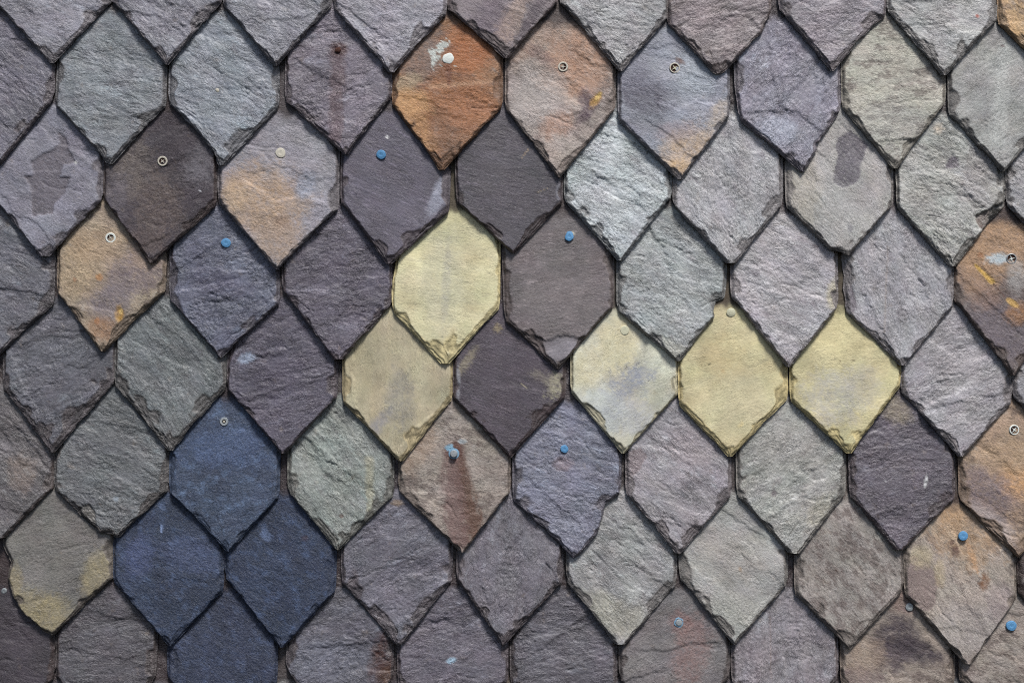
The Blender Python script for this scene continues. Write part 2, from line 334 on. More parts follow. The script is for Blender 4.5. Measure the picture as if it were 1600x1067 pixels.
# blob: x,y,rx,ry,rotation,colour,strength,raggedness   patch: outline,colour,depth   streak: x0,y0,x1,y1,w0,w1,colour,strength
# crack: points,depth      dent: x,y,rx,ry,rot,depth     ledge: line points, side shift (lower on the right-hand side)
FEAT = {
 'A4': [('blob',770,35,30,40,20,(98,84,96),.7,.5),('blob',800,30,14,50,25,(180,150,130),.5,.7),('blob',835,20,8,40,30,(70,58,66),.8,.5)],
 'A8': [('blob',1528,25,2.6,2.6,0,(205,90,70),1,.1)],
 'A9': [('blob',1575,60,22,26,0,(206,160,104),.6,.5)],
 'B0': [('crack',[(-10,105),(20,130),(50,150)],.9)],
 'B2': [('crack',[(300,85),(345,113),(372,130),(402,150)],1.0)],
 'B3': [('streak',527,78,524,215,14,12,(84,58,58),.55),('blob',527,76,14,12,0,(64,34,34),.95,.4)],
 'B4': [('blob',690,150,60,60,0,(150,92,52),.7,.6),('blob',660,90,28,42,25,(118,104,98),.9,.4),('blob',634,128,26,12,-20,(166,146,118),.9,.5),
        ('blob',640,160,32,22,20,(198,152,100),.7,.5),('blob',650,205,22,40,-35,(190,142,92),.6,.5),('blob',735,75,38,36,30,(164,94,46),.9,.5),
        ('blob',705,215,30,40,-20,(122,88,66),.75,.6),('blob',740,170,40,34,0,(168,108,68),.6,.6),
        ('streak',672,135,770,126,4,3,(182,140,108),.6),('streak',700,100,701,130,6,3,(112,62,38),.7),
        ('blob',680,86,4,10,-35,WH,.95,1.5),('blob',690,72,4,9,35,WH,.95,1.6),('blob',676,92,3,9,0,WH,.95,1.5),('blob',674,80,5,3,20,WH,.9,1.4),('blob',697,68,6,3,-20,WH,.9,1.5),('blob',684,70,2,2.5,0,WH,.9,1.0),('blob',711,102,1.4,1.6,0,WH,.7,1.0)],
 'B5': [('blob',905,90,50,62,40,(176,128,98),.9,.45),('blob',830,55,60,26,-30,(160,122,98),.6,.6),('blob',840,150,40,50,20,(172,164,160),.8,.4),
        ('blob',845,85,26,10,38,(120,96,92),.7,.6),('blob',870,195,26,18,-30,(168,118,92),.7,.6),('blob',920,172,9,26,40,(70,50,62),.95,.5),
        ('blob',915,152,10,14,0,(78,58,68),.8,.6),('dent',931,156,8,15,36,1.8),('blob',931,156,6,13,36,(182,132,46),1,.35),('blob',935,150,3,8,36,(214,176,90),1,.3),
        ('crack',[(884,123),(894,133),(902,142)],.5)],
 'B6': [('blob',1005,150,40,26,20,(86,82,94),.9,.55),('blob',990,110,26,26,0,(110,108,122),.7,.5),('blob',1090,120,30,30,0,(160,168,176),.7,.5),
        ('blob',1076,238,44,34,-20,(190,160,128),.9,.5),('blob',1060,262,16,12,0,(196,156,104),.8,.5),('blob',1130,180,18,24,30,(180,160,138),.7,.5),
        ('blob',1055,205,30,14,-10,(150,136,140),.6,.6),('blob',1063,94,8,4,30,(96,70,62),.9,.6)],
 'B7': [('ledge',[(1202,40),(1208,110),(1216,160),(1228,170)],1.4),('ledge',[(1282,205),(1245,172),(1196,174)],-1.6),('ledge',[(1305,60),(1260,120),(1222,160)],-.9),
        ('blob',1215,205,30,22,0,(152,158,172),.7,.4)],
 'B8': [('crack',[(1388,155),(1402,161),(1430,156),(1474,156)],.7),('blob',1400,200,50,40,0,(160,160,156),.5,.5),('crack',[(1432,112),(1440,118)],.6)],
 'B9': [('streak',1572,75,1560,220,10,16,(182,184,180),.5),('blob',1570,70,3,2,0,(90,60,60),.9,.3)],
 'C0': [('patch',[(86,205),(90,222),(80,232),(62,240),(46,252),(50,272),(34,276),(46,290),(50,338),(82,334),(84,318),(100,302),(108,276),(92,276),(96,258),(116,252),(104,232),(100,214)],(96,90,97),1.9),
        ('blob',116,253,2.2,2.2,0,(220,220,215),1,.2),('crack',[(105,250),(116,256),(134,248)],.4)],
 'C1': [('blob',200,270,26,46,20,(116,106,100),.7,.9),('blob',245,320,34,40,0,(106,92,84),.6,.9),('blob',310,262,20,28,0,(110,106,112),.7,.9),
        ('blob',180,310,16,40,10,(104,98,106),.6,.6),('blob',225,375,28,20,0,(100,86,80),.6,.6),('blob',312,298,1.6,1.6,0,(220,220,225),1,.1)],
 'C2': [('blob',410,310,60,46,15,(176,144,114),.95,.6),('blob',430,375,38,34,0,(166,138,114),.85,.5),('blob',365,305,22,20,0,(188,156,118),.6,.6),('blob',478,290,14,20,20,(146,150,164),.9,.5),
        ('blob',440,345,12,10,0,(130,102,84),.7,.6),('crack',[(368,280),(378,300),(386,318)],.5),('crack',[(470,320),(510,325)],.5)],
 'C3': [('ledge',[(704,255),(700,270),(668,318),(662,330)],1.2),('blob',688,300,11,38,25,(146,148,162),.95,.3),('ledge',[(540,262),(556,300),(550,340)],-.8),
        ('blob',604,213,2.6,2.2,0,(226,226,226),1,.2),('crack',[(648,372),(668,355),(690,345)],.6)],
 'C4': [('ledge',[(716,260),(722,300),(730,330)],-.8),('streak',826,232,815,246,0.9,0.6,(170,146,116),.7),('streak',840,300,856,294,0.8,.5,(160,146,120),.5),('blob',874,300,5,14,0,(130,130,140),.7,.3)],
 'C5': [('crack',[(905,275),(950,300),(1010,330)],.8),('ledge',[(975,205),(990,240),(1020,285),(1040,305)],-.5),('crack',[(985,295),(1015,315)],.6)],
 'C7': [('patch',[(1331,202),(1312,215),(1307,230),(1312,240),(1306,262),(1304,285),(1316,294),(1332,290),(1345,278),(1346,258),(1354,240),(1358,225)],(98,92,100),1.1),
        ('blob',1328,356,4,6,0,(110,104,112),.9,.4),('blob',1300,330,50,40,0,(170,170,168),.5,.5),('blob',1255,300,24,60,0,(166,158,142),.6,.5)],
 'C8': [('patch',[(1574,314),(1548,326),(1524,337),(1530,352),(1538,362),(1560,340)],(98,84,78),4.5),('patch',[(1491,242),(1499,246),(1502,261),(1482,263),(1480,256)],(104,96,104),.4),('ledge',[(1474,178),(1492,240),(1508,290),(1540,330)],.7),('blob',1470,200,7,8,0,(196,180,160),.7,.9),
        ('blob',1540,260,30,60,30,(140,132,134),.6,.4)],
 'D1': [('blob',205,420,50,36,-30,(112,100,106),.85,.55),('blob',170,470,36,30,20,(112,104,112),.8,.55),('blob',125,420,36,44,20,(180,154,120),.8,.5),('blob',165,395,30,20,0,(160,144,128),.5,.5),
        ('blob',160,515,24,16,20,(150,106,72),.75,.6),('blob',150,380,50,26,0,(176,144,110),.6,.5),('blob',226,400,22,22,0,(158,130,106),.6,.6),
        ('blob',153,433,5,5,0,(176,116,60),.9,.4),('blob',115,437,3,3,0,(150,96,60),.8,.4),('blob',151,502,4,5,0,(168,106,56),.9,.4),('dent',186,492,8,15,-5,1.6),('blob',186,492,6.5,14,-5,(176,128,48),1,.45),('blob',188,486,3,5,0,(206,170,90),1,.4),('blob',190,506,4,6,0,(56,40,30),.9,.4)],
 'D2': [('ledge',[(275,418),(310,400),(345,372),(372,352)],1.3),('crack',[(285,408),(320,402),(350,375)],.6),('blob',340,440,40,20,20,(84,80,98),.6,.6)],
 'D4': [('blob',690,440,30,70,5,(188,184,160),.7,.5),('blob',697,440,6,60,3,(150,148,150),.35,.8)],
 'D5': [('ledge',[(832,524),(858,532),(880,524),(912,528)],1.7),('blob',880,545,26,20,0,(138,134,142),.7,.3),('blob',895,364,3.5,2.6,0,(222,216,196),1,.3),('blob',870,470,50,40,0,(126,118,118),.5,.7)],
 'D6': [('crack',[(1096,480),(1108,474),(1122,468)],.8),('blob',1040,545,40,16,20,(158,154,138),.6,.5),('crack',[(1095,385),(1110,405),(1120,425)],.5)],
 'D7': [('crack',[(1205,430),(1225,415),(1250,412)],.6),('ledge',[(1208,540),(1212,535),(1216,560)],1.2),('blob',1305,460,12,24,10,(176,166,130),.8,.4)],
 'D8': [('streak',1390,385,1382,520,1.3,1.3,(150,138,130),.5),('ledge',[(1388,380),(1378,530)],.35),('patch',[(1318,395),(1334,420),(1330,440),(1340,470),(1336,490),(1322,488)],(112,104,110),1.2),('crack',[(1424,460),(1434,466),(1436,474)],.8)],
 'D9': [('blob',1560,385,60,44,-20,(186,144,106),.9,.55),('blob',1530,430,34,34,0,(172,132,98),.7,.7),('blob',1560,520,60,50,20,(104,96,104),.85,.5),('blob',1540,465,24,20,0,(136,104,90),.7,.7),('blob',1590,430,14,26,0,(160,158,156),.7,.4),('blob',1592,490,18,16,0,(158,104,52),.8,.6),
        ('blob',1562,404,17,8,-4,(176,196,206),.97,.5),('streak',1527,414,1552,440,2,4.5,(206,160,66),.95),('dent',1542,426,4,16,-42,.8),('blob',1583,473,5,11,-55,(206,160,78),1,.2),('streak',1553,442,1572,464,1,1,(80,50,40),.8),('blob',1535,398,4,4,0,(150,90,48),.8,.5)],
 'E0': [('ledge',[(20,565),(36,612),(60,640),(55,660)],-1.3),('ledge',[(178,580),(140,615),(112,628)],1.2),('ledge',[(176,595),(140,635),(105,660)],.9),('blob',90,560,40,30,0,(112,112,120),.5,.5)],
 'E1': [('ledge',[(188,545),(196,580),(206,620),(214,648)],-1.6)],
 'E2': [('ledge',[(452,498),(440,506),(405,530),(385,545)],1.1),('blob',384,560,13,8,-15,(140,152,172),.9,.7),('crack',[(478,593),(500,590),(520,582)],.9),('blob',430,590,40,30,0,(80,73,88),.5,.5)],
 'E3': [('ledge',[(551,560),(552,610),(560,652)],-1.2),('ledge',[(700,630),(648,668),(625,700)],1.3),('blob',625,620,20,40,0,(132,130,128),.6,.8),('blob',580,675,40,10,-50,(126,126,136),.7,.6),('blob',560,580,24,40,0,(178,168,132),.5,.4)],
 'E4': [('blob',872,600,12,20,30,(172,166,140),.75,1.1),('blob',855,592,24,7,20,(150,142,126),.4,1.2),('blob',726,570,6,26,35,(150,140,116),.6,1.0),('blob',714,600,5,30,0,(142,142,148),.8,.4),('blob',778,512,5,6,20,(176,156,110),.6,1.3),('streak',815,600,822,606,0.8,0.6,(176,166,140),.7)],
 'E5': [('blob',965,545,30,50,0,(212,198,150),.7,.4),('blob',985,592,30,24,-30,(128,134,152),.75,1.1),('blob',940,640,40,34,20,(186,192,194),.7,.5),('blob',985,650,44,26,30,(160,162,172),.55,.9),('blob',920,575,22,30,20,(206,194,150),.6,.5)],
 'E6': [('blob',1130,560,30,34,0,(192,170,122),.5,.7),('blob',1160,630,50,40,0,(198,190,156),.6,.4),('blob',1130,580,3,3,0,(166,126,74),.5,.5)],
 'E7': [('blob',1300,620,36,40,0,(168,166,166),.65,.85),('blob',1345,605,26,30,0,(176,172,166),.5,.9),('blob',1335,563,2,1.6,0,(90,70,50),.9,.1),('blob',1314,564,1.8,1.6,0,(90,70,50),.9,.1),('blob',1320,530,50,34,0,(212,196,146),.5,.4)],
 'E8': [('crack',[(1465,600),(1475,597),(1484,594)],.9),('blob',1490,560,40,24,30,(166,160,162),.5,.5)],
 'F0': [('crack',[(32,655),(26,680),(18,700)],1.0),('blob',30,740,20,26,0,(128,110,98),.5,.6)],
 'F1': [('patch',[(122,792),(138,787),(148,800),(150,830),(140,826),(120,806)],(96,92,88),2.2),('blob',180,780,4,3,0,(140,150,160),.8,.5)],
 'F2': [('blob',350,700,60,30,0,(82,98,134),.6,.6)],
 'F3': [('streak',576,720,580,840,8,5,(156,150,124),.5),('blob',533,806,3.5,3,0,(90,66,56),.9,.3),('ledge',[(540,740),(560,725),(590,735),(615,752)],.6),('ledge',[(565,755),(590,766),(614,760)],.9)],
 'F4': [('streak',712,700,742,835,10,20,(92,54,36),.85),('streak',704,715,716,845,15,20,(112,88,84),.8),('blob',711,705,16,13,0,(88,48,40),.8,.5),('blob',650,700,22,40,30,(170,140,112),.5,.5),('blob',702,700,6,5,0,(130,175,200),.95,.5),('blob',722,690,6,3,0,(170,180,185),.8,.5)],
 'F5': [('ledge',[(960,780),(925,795),(905,815),(875,826)],1.4),('ledge',[(858,745),(870,765),(876,780)],-.6),('blob',880,725,14,10,0,(134,110,110),.5,.6)],
 'F6': [('patch',[(977,708),(1000,700),(1013,712),(1000,735),(985,748),(976,758)],(126,114,116),.5),('blob',1080,700,40,30,0,(150,138,140),.5,.5)],
 'F7': [('patch',[(1205,772),(1210,763),(1216,771),(1212,776),(1206,777)],(112,104,106),.3),('blob',1230,700,40,40,0,(150,146,140),.4,.5),('blob',1290,800,30,20,-30,(166,158,136),.5,.7)],
 'F8': [('blob',1448,752,2.4,9,12,(206,206,206),.95,.5),('blob',1385,752,1.6,1.6,0,(190,190,190),.9,.2),('blob',1400,640,30,18,30,(150,138,112),.6,.5)],
 'F9': [('blob',1590,755,30,26,20,(204,150,98),.85,.5),('blob',1545,770,44,32,35,(112,100,106),.9,.55),('blob',1575,710,40,30,0,(180,148,114),.7,.5),('ledge',[(1508,762),(1540,780),(1570,805),(1605,820)],.8),('blob',1545,820,44,22,38,(156,146,146),.85,.3)],
 'G0': [('blob',60,960,50,34,20,(152,138,98),.85,.55),('blob',150,895,20,34,25,(152,138,100),.75,.5),('blob',20,915,12,30,0,(150,136,98),.7,.5),('ledge',[(138,875),(142,892),(158,905)],-.7)],
 'G1': [('streak',250,823,250,832,2.2,1.4,(140,160,200),.9),('blob',215,870,20,30,20,(78,88,124),.7,.6),('blob',300,870,40,24,20,(80,90,122),.6,.7),('ledge',[(215,800),(245,815),(238,850)],.4)],
 'G2': [('blob',415,838,10,6,40,(110,128,164),.7,.8),('blob',475,842,6,4,0,(58,46,60),.8,.5)],
 'G3': [('ledge',[(578,826),(605,840),(635,846),(645,842),(660,816)],-.8),('blob',555,900,4,12,-15,(70,60,64),.7,.6),('ledge',[(705,905),(680,912),(655,930)],1.0),('blob',620,787,10,5,0,(140,112,76),.6,.6)],
 'G5': [('crack',[(925,860),(950,885),(970,910),(990,922)],1.0),('blob',950,960,60,30,20,(152,148,132),.7,.4)],
 'G6': [('blob',1158,890,2.5,4,-20,(150,118,88),.9,.4),('blob',1140,870,50,40,0,(160,150,140),.4,.6),('ledge',[(1222,926),(1195,938),(1180,955)],1.0),('blob',1140,955,60,24,0,(168,168,158),.6,.4)],
 'G7': [('ledge',[(1248,880),(1254,910),(1258,940)],-1.0),('blob',1308,892,2,2,0,(90,70,60),.8,.2),('ledge',[(1403,870),(1396,905),(1388,925)],1.2)],
 'G8': [('patch',[(1418,866),(1434,868),(1440,876),(1452,880),(1460,892),(1468,905),(1472,912),(1462,925),(1462,942),(1452,956),(1434,950),(1418,935)],(132,116,112),.5),
        ('blob',1520,830,60,46,20,(186,148,110),.7,.8),('blob',1490,800,20,30,0,(190,146,100),.6,.5),('blob',1522,872,4,26,-20,(206,152,104),.6,.8),('blob',1540,910,8,14,15,(120,72,36),.85,.8),('blob',1496,862,5,8,-20,(94,60,52),.9,.8),('blob',1490,848,3.5,4,0,(90,56,48),.9,.5),
        ('blob',1510,980,50,40,0,(162,154,152),.7,.4),('blob',1570,950,22,40,-20,(150,136,138),.6,.4),('blob',1440,870,20,16,0,(190,174,140),.7,.5),('crack',[(1480,875),(1500,885),(1514,878)],.4),('blob',1470,895,8,20,0,(186,166,126),.6,.4)],
 'H3': [('blob',605,1020,22,44,20,(66,38,30),.95,.5),('blob',612,1060,18,20,0,(84,52,30),.9,.5),('blob',500,1030,50,34,0,(110,112,126),.5,.6),('dent',612,1056,14,14,0,2.0)],
 'H4': [('blob',705,1033,8,4,-15,(156,184,204),.95,.4),('ledge',[(690,960),(672,965),(640,972)],.6)],
 'H6': [('blob',1064,974,15,14,0,(134,96,92),.6,.9),('blob',1080,1020,24,50,10,(140,106,100),.5,.9),('ledge',[(1143,1010),(1125,1025),(1118,1060)],1.0)],
 'H7': [('crack',[(1200,970),(1205,1005),(1232,1012)],.8),('ledge',[(1233,1013),(1226,1040),(1222,1070)],1.0),('streak',1205,965,1206,1060,1.6,1.2,(140,120,112),.3)],
 'H8': [('blob',1402,1000,34,40,20,(62,53,60),1,.55),('blob',1440,1020,38,17,12,(62,53,60),1,.55),('blob',1390,1030,26,18,0,(84,72,76),.7,.8),
        ('blob',1420,940,30,20,0,(118,92,88),.7,.5),('blob',1470,990,20,40,-40,(164,150,138),.7,.7),('blob',1350,1030,30,30,0,(160,140,122),.6,.6),('blob',1340,1060,40,16,0,(116,98,100),.6,.5)],
 'H9': [('crack',[(1545,1018),(1560,1027),(1590,1024)],.7),('crack',[(1560,1040),(1580,1046)],.6)],
}
LABELS = {
 'B4': 'rust-orange slate splashed with white paint round its nail', 'B5': 'pinkish tan slate with a screw and an ochre gouge on its right',
 'A9': 'tan orange slate cut by the top right corner', 'B3': 'mauve grey slate with a rust streak running down from a pin',
 'B6': 'blue grey slate with dark smudges, tan foot and pale screw', 'B8': 'smooth beige grey slate in the upper right',
 'C0': 'grey slate with a dark flaked patch near the left edge', 'C1': 'dark charcoal slate with tan blotches and a cross-head screw',
 'C2': 'blue grey slate with an orange lower half and a flat pale nail', 'C3': 'smooth dark violet slate with a blue nail and a tiny white dot',
 'C4': 'smooth dark slate without nail, right of the one with the blue nail', 'C7': 'pale slate with a dark rounded patch near its top',
 'C8': 'pale slate with a tiny dark chip mark near its top', 'D1': 'tan mottled slate with a screw and an ochre hole',
 'D2': 'dark blue grey slate with a blue nail and a slanting ridge', 'D4': 'pale yellow slate with layered broken foot',
 'D5': 'smooth brown grey slate with a blue nail at its top', 'D6': 'pale grey slate with its right shoulder broken off',
 'D9': 'orange brown slate with pale blue paint smear beside a screw', 'E3': 'muted khaki yellow slate with vertical grain',
 'E4': 'very dark smooth slate beside the khaki yellow one', 'E5': 'whitish yellow slate with grey brushed middle',
 'E6': 'warm yellow slate with a pale nail at its apex', 'E7': 'warm yellow slate with a faint grey middle, rightmost of the yellow ones',
 'F2': 'blue slate with a silver screw, topmost of the blue ones', 'F4': 'tan slate with a protruding bolt and a broad rust streak',
 'F5': 'blue grey slate with a broken right foot and small blue nail', 'F8': 'dark mauve slate with a white fleck',
 'F9': 'slate of orange, violet and grey cut by the right edge', 'G0': 'grey slate with an olive yellow foot and a bitten left side',
 'G1': 'dark blue slate, left one of the blue pair', 'G2': 'dark blue slate, right one of the blue pair',
 'G8': 'tan orange slate with a blue nail and rust marks', 'H2': 'dark blue slate lowest of the blue ones',
 'H3': 'grey slate with a burnt brown right edge at the bottom', 'H8': 'tan slate with a large dark stain at the bottom',
 'F1': 'grey slate with a chipped lower left side', 'B7': 'violet grey slate with a ridge splitting its face',
}

wall = bpy.data.objects.new('slate_cladding', None)
wall.location = (0, 0, 0)
wall['label'] = 'wall clad in overlapping pointed slates of grey, yellow, blue and rust colours'
wall['category'] = 'cladding'
C.objects.link(wall)

def to_world(x, y, depth):
    return (x - 800) * K, -depth, ZC + (533.5 - y) * K

def make_mesh(name, verts, quads, mats, tint=None, uvs=None, smooth=True, tris=None, matidx=None):
    me = bpy.data.meshes.new(name)
    nv = len(verts); nq = len(quads)
    me.vertices.add(nv); me.vertices.foreach_set('co', np.asarray(verts, np.float32).ravel())
    me.loops.add(nq * 4); me.loops.foreach_set('vertex_index', np.asarray(quads, np.int32).ravel())
    me.polygons.add(nq)
    me.polygons.foreach_set('loop_start', np.arange(0, nq * 4, 4, dtype=np.int32))
    me.polygons.foreach_set('use_smooth', np.full(nq, smooth))
    if uvs is not None:
        lay = me.uv_layers.new(name='grain')
        lay.data.foreach_set('uv', np.asarray(uvs, np.float32)[np.asarray(quads).ravel()].ravel())
    me.update(calc_edges=True)
    if tint is not None:
        a = me.attributes.new('tint', 'FLOAT_COLOR', 'POINT')
        a.data.foreach_set('color', np.asarray(np.column_stack([tint, np.ones(nv)]), np.float32).ravel())
    for m in mats: me.materials.append(m)
    me.validate()
    return me

RELIEF = {'r': 1.02, 'm': 0.55, 's': 0.24, 'b': 0.40, 'y': 0.20}
SURF = {}
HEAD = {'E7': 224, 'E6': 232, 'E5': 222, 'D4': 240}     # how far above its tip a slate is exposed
ALB = 0.95

def build_slate(code, spec, step=2.0, ncol=86):
    tx, ty, lx, ly, rx, ry, base, fin, grain, bl, br = spec
    row = code[0]
    seed = (sum(ord(c) * (i * 31 + 7) for i, c in enumerate(code))) % 9973
    rng = np.random.RandomState(seed)
    rnd = rng.rand
    ytop = ty - 335
    yvis = ty - 275
    blunt = 2.0 + 3.0 * rnd() + (5.0 if rnd() < 0.22 else 0.0)
    Lp = [(lx + rng.uniform(-2, 1.5), ytop), ] + (SHAPE_L.get(code) or [(lx, ly)])
    Rp = [(rx + rng.uniform(-1.5, 2), ytop), ] + (SHAPE_R.get(code) or [(rx, ry)])
    if SHAPE_L.get(code): Lp[0] = (SHAPE_L[code][0][0], ytop)
    if SHAPE_R.get(code): Rp[0] = (SHAPE_R[code][0][0], ytop)
    Lp = Lp + [(tx - blunt, ty)]; Rp = Rp + [(tx + blunt, ty)]
    ys = np.concatenate([np.linspace(ytop, yvis, 6)[:-1], np.arange(yvis, ty, step), [ty]])
    xl = np.interp(ys, [p[1] for p in Lp], [p[0] for p in Lp])
    xr = np.interp(ys, [p[1] for p in Rp], [p[0] for p in Rp])
    # sides bow slightly; lower edges are hewn: small inward bites, now and then a larger one
    low_l = sstep(ly - 20, ly + 5, ys); low_r = sstep(ry - 20, ry + 5, ys)
    rag = 1.0 if fin in 'rm' else 0.7
    def bites(s, w):
        f = np.maximum(0, fbm(ys / 26.0, ys * 0 + 3.1, s, 3)) * 5.0 + (0.5 + 0.5 * perlin(ys / 8.0, ys * 0, s + 5)) * 1.1 + (0.5 + 0.5 * perlin(ys / 2.7, ys * 0, s + 9)) * 0.9
        return f * (0.15 + 0.95 * w) * rag
    taper = sstep(0, 30, ty - ys)
    xl = xl - 1.6 + 1.6 * low_l + bites(seed, low_l) * (0.25 + 0.75 * taper)
    xr = xr + 1.6 - 1.6 * low_r - bites(seed + 71, low_r) * (0.25 + 0.75 * taper)
    mid = 0.5 * (xl + xr); bad = xr - xl < 2.0
    xl = np.where(bad, mid - 1.0, xl); xr = np.where(bad, mid + 1.0, xr)
    t = np.linspace(0, 1, ncol)
    u = 0.62 * t + 0.38 * (0.5 - 0.5 * np.cos(math.pi * t))
    X = xl[:, None] * (1 - u) + xr[:, None] * u
    Yp = np.repeat(ys[:, None], ncol, 1)
    ga = math.radians(grain)
    P = (X * math.cos(ga) - Yp * math.sin(ga)); Q = (X * math.sin(ga) + Yp * math.cos(ga))

    # ---- broken edges: terraces stepping down to the rim
    T = 0.0088 + 0.0004 * rng.uniform(-1, 1)
    a0 = 0.20
    def split(pts, ysplit):
        up = [p for p in pts if p[1] <= ysplit + 0.5]; lo = [p for p in pts if p[1] >= ysplit - 0.5]
        return up, lo
    lu, ll = split(Lp, ly); ru, rl = split(Rp, ry)
    if len(ll) < 2: ll = [(lx, ly), (tx, ty)]
    if len(rl) < 2: rl = [(rx, ry), (tx, ty)]
    if len(lu) < 2: lu = [(Lp[0][0], ytop), (lx, ly)]
    if len(ru) < 2: ru = [(Rp[0][0], ytop), (rx, ry)]
    f = np.ones_like(X)
    edge = np.zeros_like(X)
    for k, (pts, w) in enumerate(((ll, 0.25 + 0.75 * bl), (rl, 0.25 + 0.75 * br), (lu, 0.55 + 0.5 * rnd()), (ru, 0.55 + 0.5 * rnd()))):
        d = seg_dist(X, Yp, pts)
        wob = (0.34 if fin == 'y' else 0.50) + (1.0 if fin == 'y' else 1.15) * sstep(0.0, 0.5, fbm(X / 48.0, Yp / 48.0, seed + 200 + k, 3)) + 0.35 * max(0.0, w - 1.2)
        ww = w * wob
        nz = 0.85 if fin == 'y' else 1.0
        dn = d + nz * 2.1 * fbm(X / 14.0, Yp / 14.0, seed + 31 * k, 4, 0.6) * (0.6 + 0.4 * min(w, 1.2))
        e1 = sstep(0.8, 3.2, dn) * 0.30
        lv = 0
        for j, (pos, hgt) in enumerate(((3.4, .25), (6.6, .2), (10.2, .25))):
            dj = dn + nz * (1.0 + 1.1 * j) * fbm(X / (22.0 + 5 * j), Yp / (22.0 + 5 * j), seed + 400 + j + 10 * k, 3, 0.6)
            p0 = pos * ww
            lv = lv + hgt * sstep(p0 - 1.1, p0 + 1.1, dj)
        fk = a0 + (1 - a0) * np.clip(e1 + lv, 0, 1)
        f = np.minimum(f, fk)
        edge = np.maximum(edge, 1 - sstep(9.5 * ww, 13.5 * ww, dn))
    h = T * f
    # ---- riven face
    R = RELIEF[fin] * (rng.uniform(0.7, 1.4) if fin in 'rm' else 1.0)
    flat = sstep(0.35, 0.95, f) * 0.7 + 0.3
    an = rng.uniform(1.8, 3.8)
    big = fbm(P / 80.0, Q / 55.0, seed + 3, 3) * 0.0011
    q = fbm(P / 62.0, Q / 62.0 * an, seed + 11, 5, 0.55) * 4.2 + Q / 80.0
    fr = q - np.floor(q)
    scarp = (np.floor(q) + sstep(0.90, 1.0, fr) - q) * 0.00105
    q2 = fbm(P / 38.0, Q / 38.0 * an, seed + 19, 4, 0.6) * 4.0
    fr2 = q2 - np.floor(q2)
    zone = 0.25 + 1.1 * sstep(-0.15, 0.55, fbm(X / 75.0, Yp / 75.0, seed + 21, 3))
    scarp2 = ((np.floor(q2) + sstep(0.86, 1.0, fr2)) - q2) * 0.00085 * zone
    scarp = scarp * (0.35 + 0.75 * zone)
    rip = fbm(P / 15.0, Q / 8.0, seed + 23, 4, 0.62) * 0.00026 * (0.4 + zone)
    pit = -np.clip(fbm(P / 9.0, Q / 7.0, seed + 29, 3) - 0.42, 0, 1) * 0.0014
    rel = big + scarp + scarp2 + rip + pit
    grit = fbm(P / 7.0, Q / 4.5, seed + 37, 3, 0.75)
    h = h + flat * (R * rel - 0.0002)
    auto = []
    nl = {'r': 8, 'm': 4, 's': 1, 'b': 1, 'y': 1}[fin]
    for i in range(nl * 2):
        cx = rng.uniform(lx + 15, rx - 15); cy = rng.uniform(ty - 215, ty - 25)
        ang = -ga + math.radians(rng.normal(0, 18)); ln = rng.uniform(14, 66) * (1.0 if i < nl else 0.6)
        bend = rng.normal(0, 0.18) * ln
        ca, sa = math.cos(ang), math.sin(ang)
        pts = [(cx - ca * ln, cy - sa * ln), (cx - sa * bend - ca * ln * 0.3, cy + ca * bend - sa * ln * 0.3), (cx + sa * bend * 0.6 + ca * ln * 0.4, cy - ca * bend * 0.6 + sa * ln * 0.4), (cx + ca * ln, cy + sa * ln)]
        if i < nl: auto.append(('ledge', pts, rng.choice([-1, 1]) * rng.uniform(0.4, 1.5) * (1 if fin in 'rm' else 0.4)))
        else: auto.append(('crack', pts, rng.uniform(0.35, 0.95) * (1 if fin in 'rm' else 0.35)))
    warpx = fbm(X / 13.0, Yp / 13.0, seed + 91, 4, 0.62); warpy = fbm(X / 13.0, Yp / 13.0, seed + 92, 4, 0.62)
    # ---- colour
    base = np.array(base, float)
    if base[0] > base[2] + 15 and fin == 'm' and code != 'B4': base = base * 0.8 + base.mean() * np.array([1.04, 1.0, 0.94]) * 0.2
    if base.max() - base.min() < 26 and fin != 'b': base = base.mean() + (base - base.mean()) * 0.86
    if fin != 'y' and base.mean() < 140: base = base * (base.mean() / 132.0) ** 0.22
    if fin in 'rms': base = base * np.array([1.0, 1.0, 0.998])
    b = lin(base)
    col = np.tile(b, X.shape + (1,))
    def mix(mask, c):
        nonlocal col
        m = np.clip(mask, 0, 1)[..., None]
        c = np.array(c, float)
        if c[0] > c[2] + 40: gm = c.mean() * np.array([1.04, 1.0, 0.92]); c = gm + (c - gm) * (0.90 if code == 'B4' else 0.80)
        col = col * (1 - m) + lin(c) * m
    # slow drifts of value and hue: violet, green-grey, brown
    col *= (1 + 0.30 * fbm(X / 75.0, Yp / 75.0, seed + 41, 3))[..., None]
    hue = fbm(X / 48.0, Yp / 48.0, seed + 47, 4)
    hw = 0.045 if fin in 'rm' else 0.05
    col[..., 0] *= 1 + hw * hue; col[..., 1] *= 1 - 0.4 * hw * hue; col[..., 2] *= 1 + 0.3 * hw * hue
    hue2 = fbm(P / 60.0, Q / 22.0, seed + 53, 4)
    col[..., 2] *= 1 - hw * hue2; col[..., 0] *= 1 + 0.4 * hw * hue2
    # lichen bloom and fine staining; on riven slates also painted highlight and shadow tints
    if fin == 'r':
        scuff = sstep(0.05, 0.75, fbm(P / 40.0, Q / 14.0, seed + 67, 5, 0.68) + 0.5 * np.clip(rel / 0.0009, -1, 1))
        mix(scuff * 0.5, tuple(np.clip(base * np.array([1.28, 1.36, 1.36]) + 12, 0, 208)))
        dark = sstep(0.10, 0.7, fbm(P / 34.0, Q / 12.0, seed + 68, 5, 0.68))
        mix(dark * 0.5, tuple(base * np.array([0.70, 0.63, 0.67])))
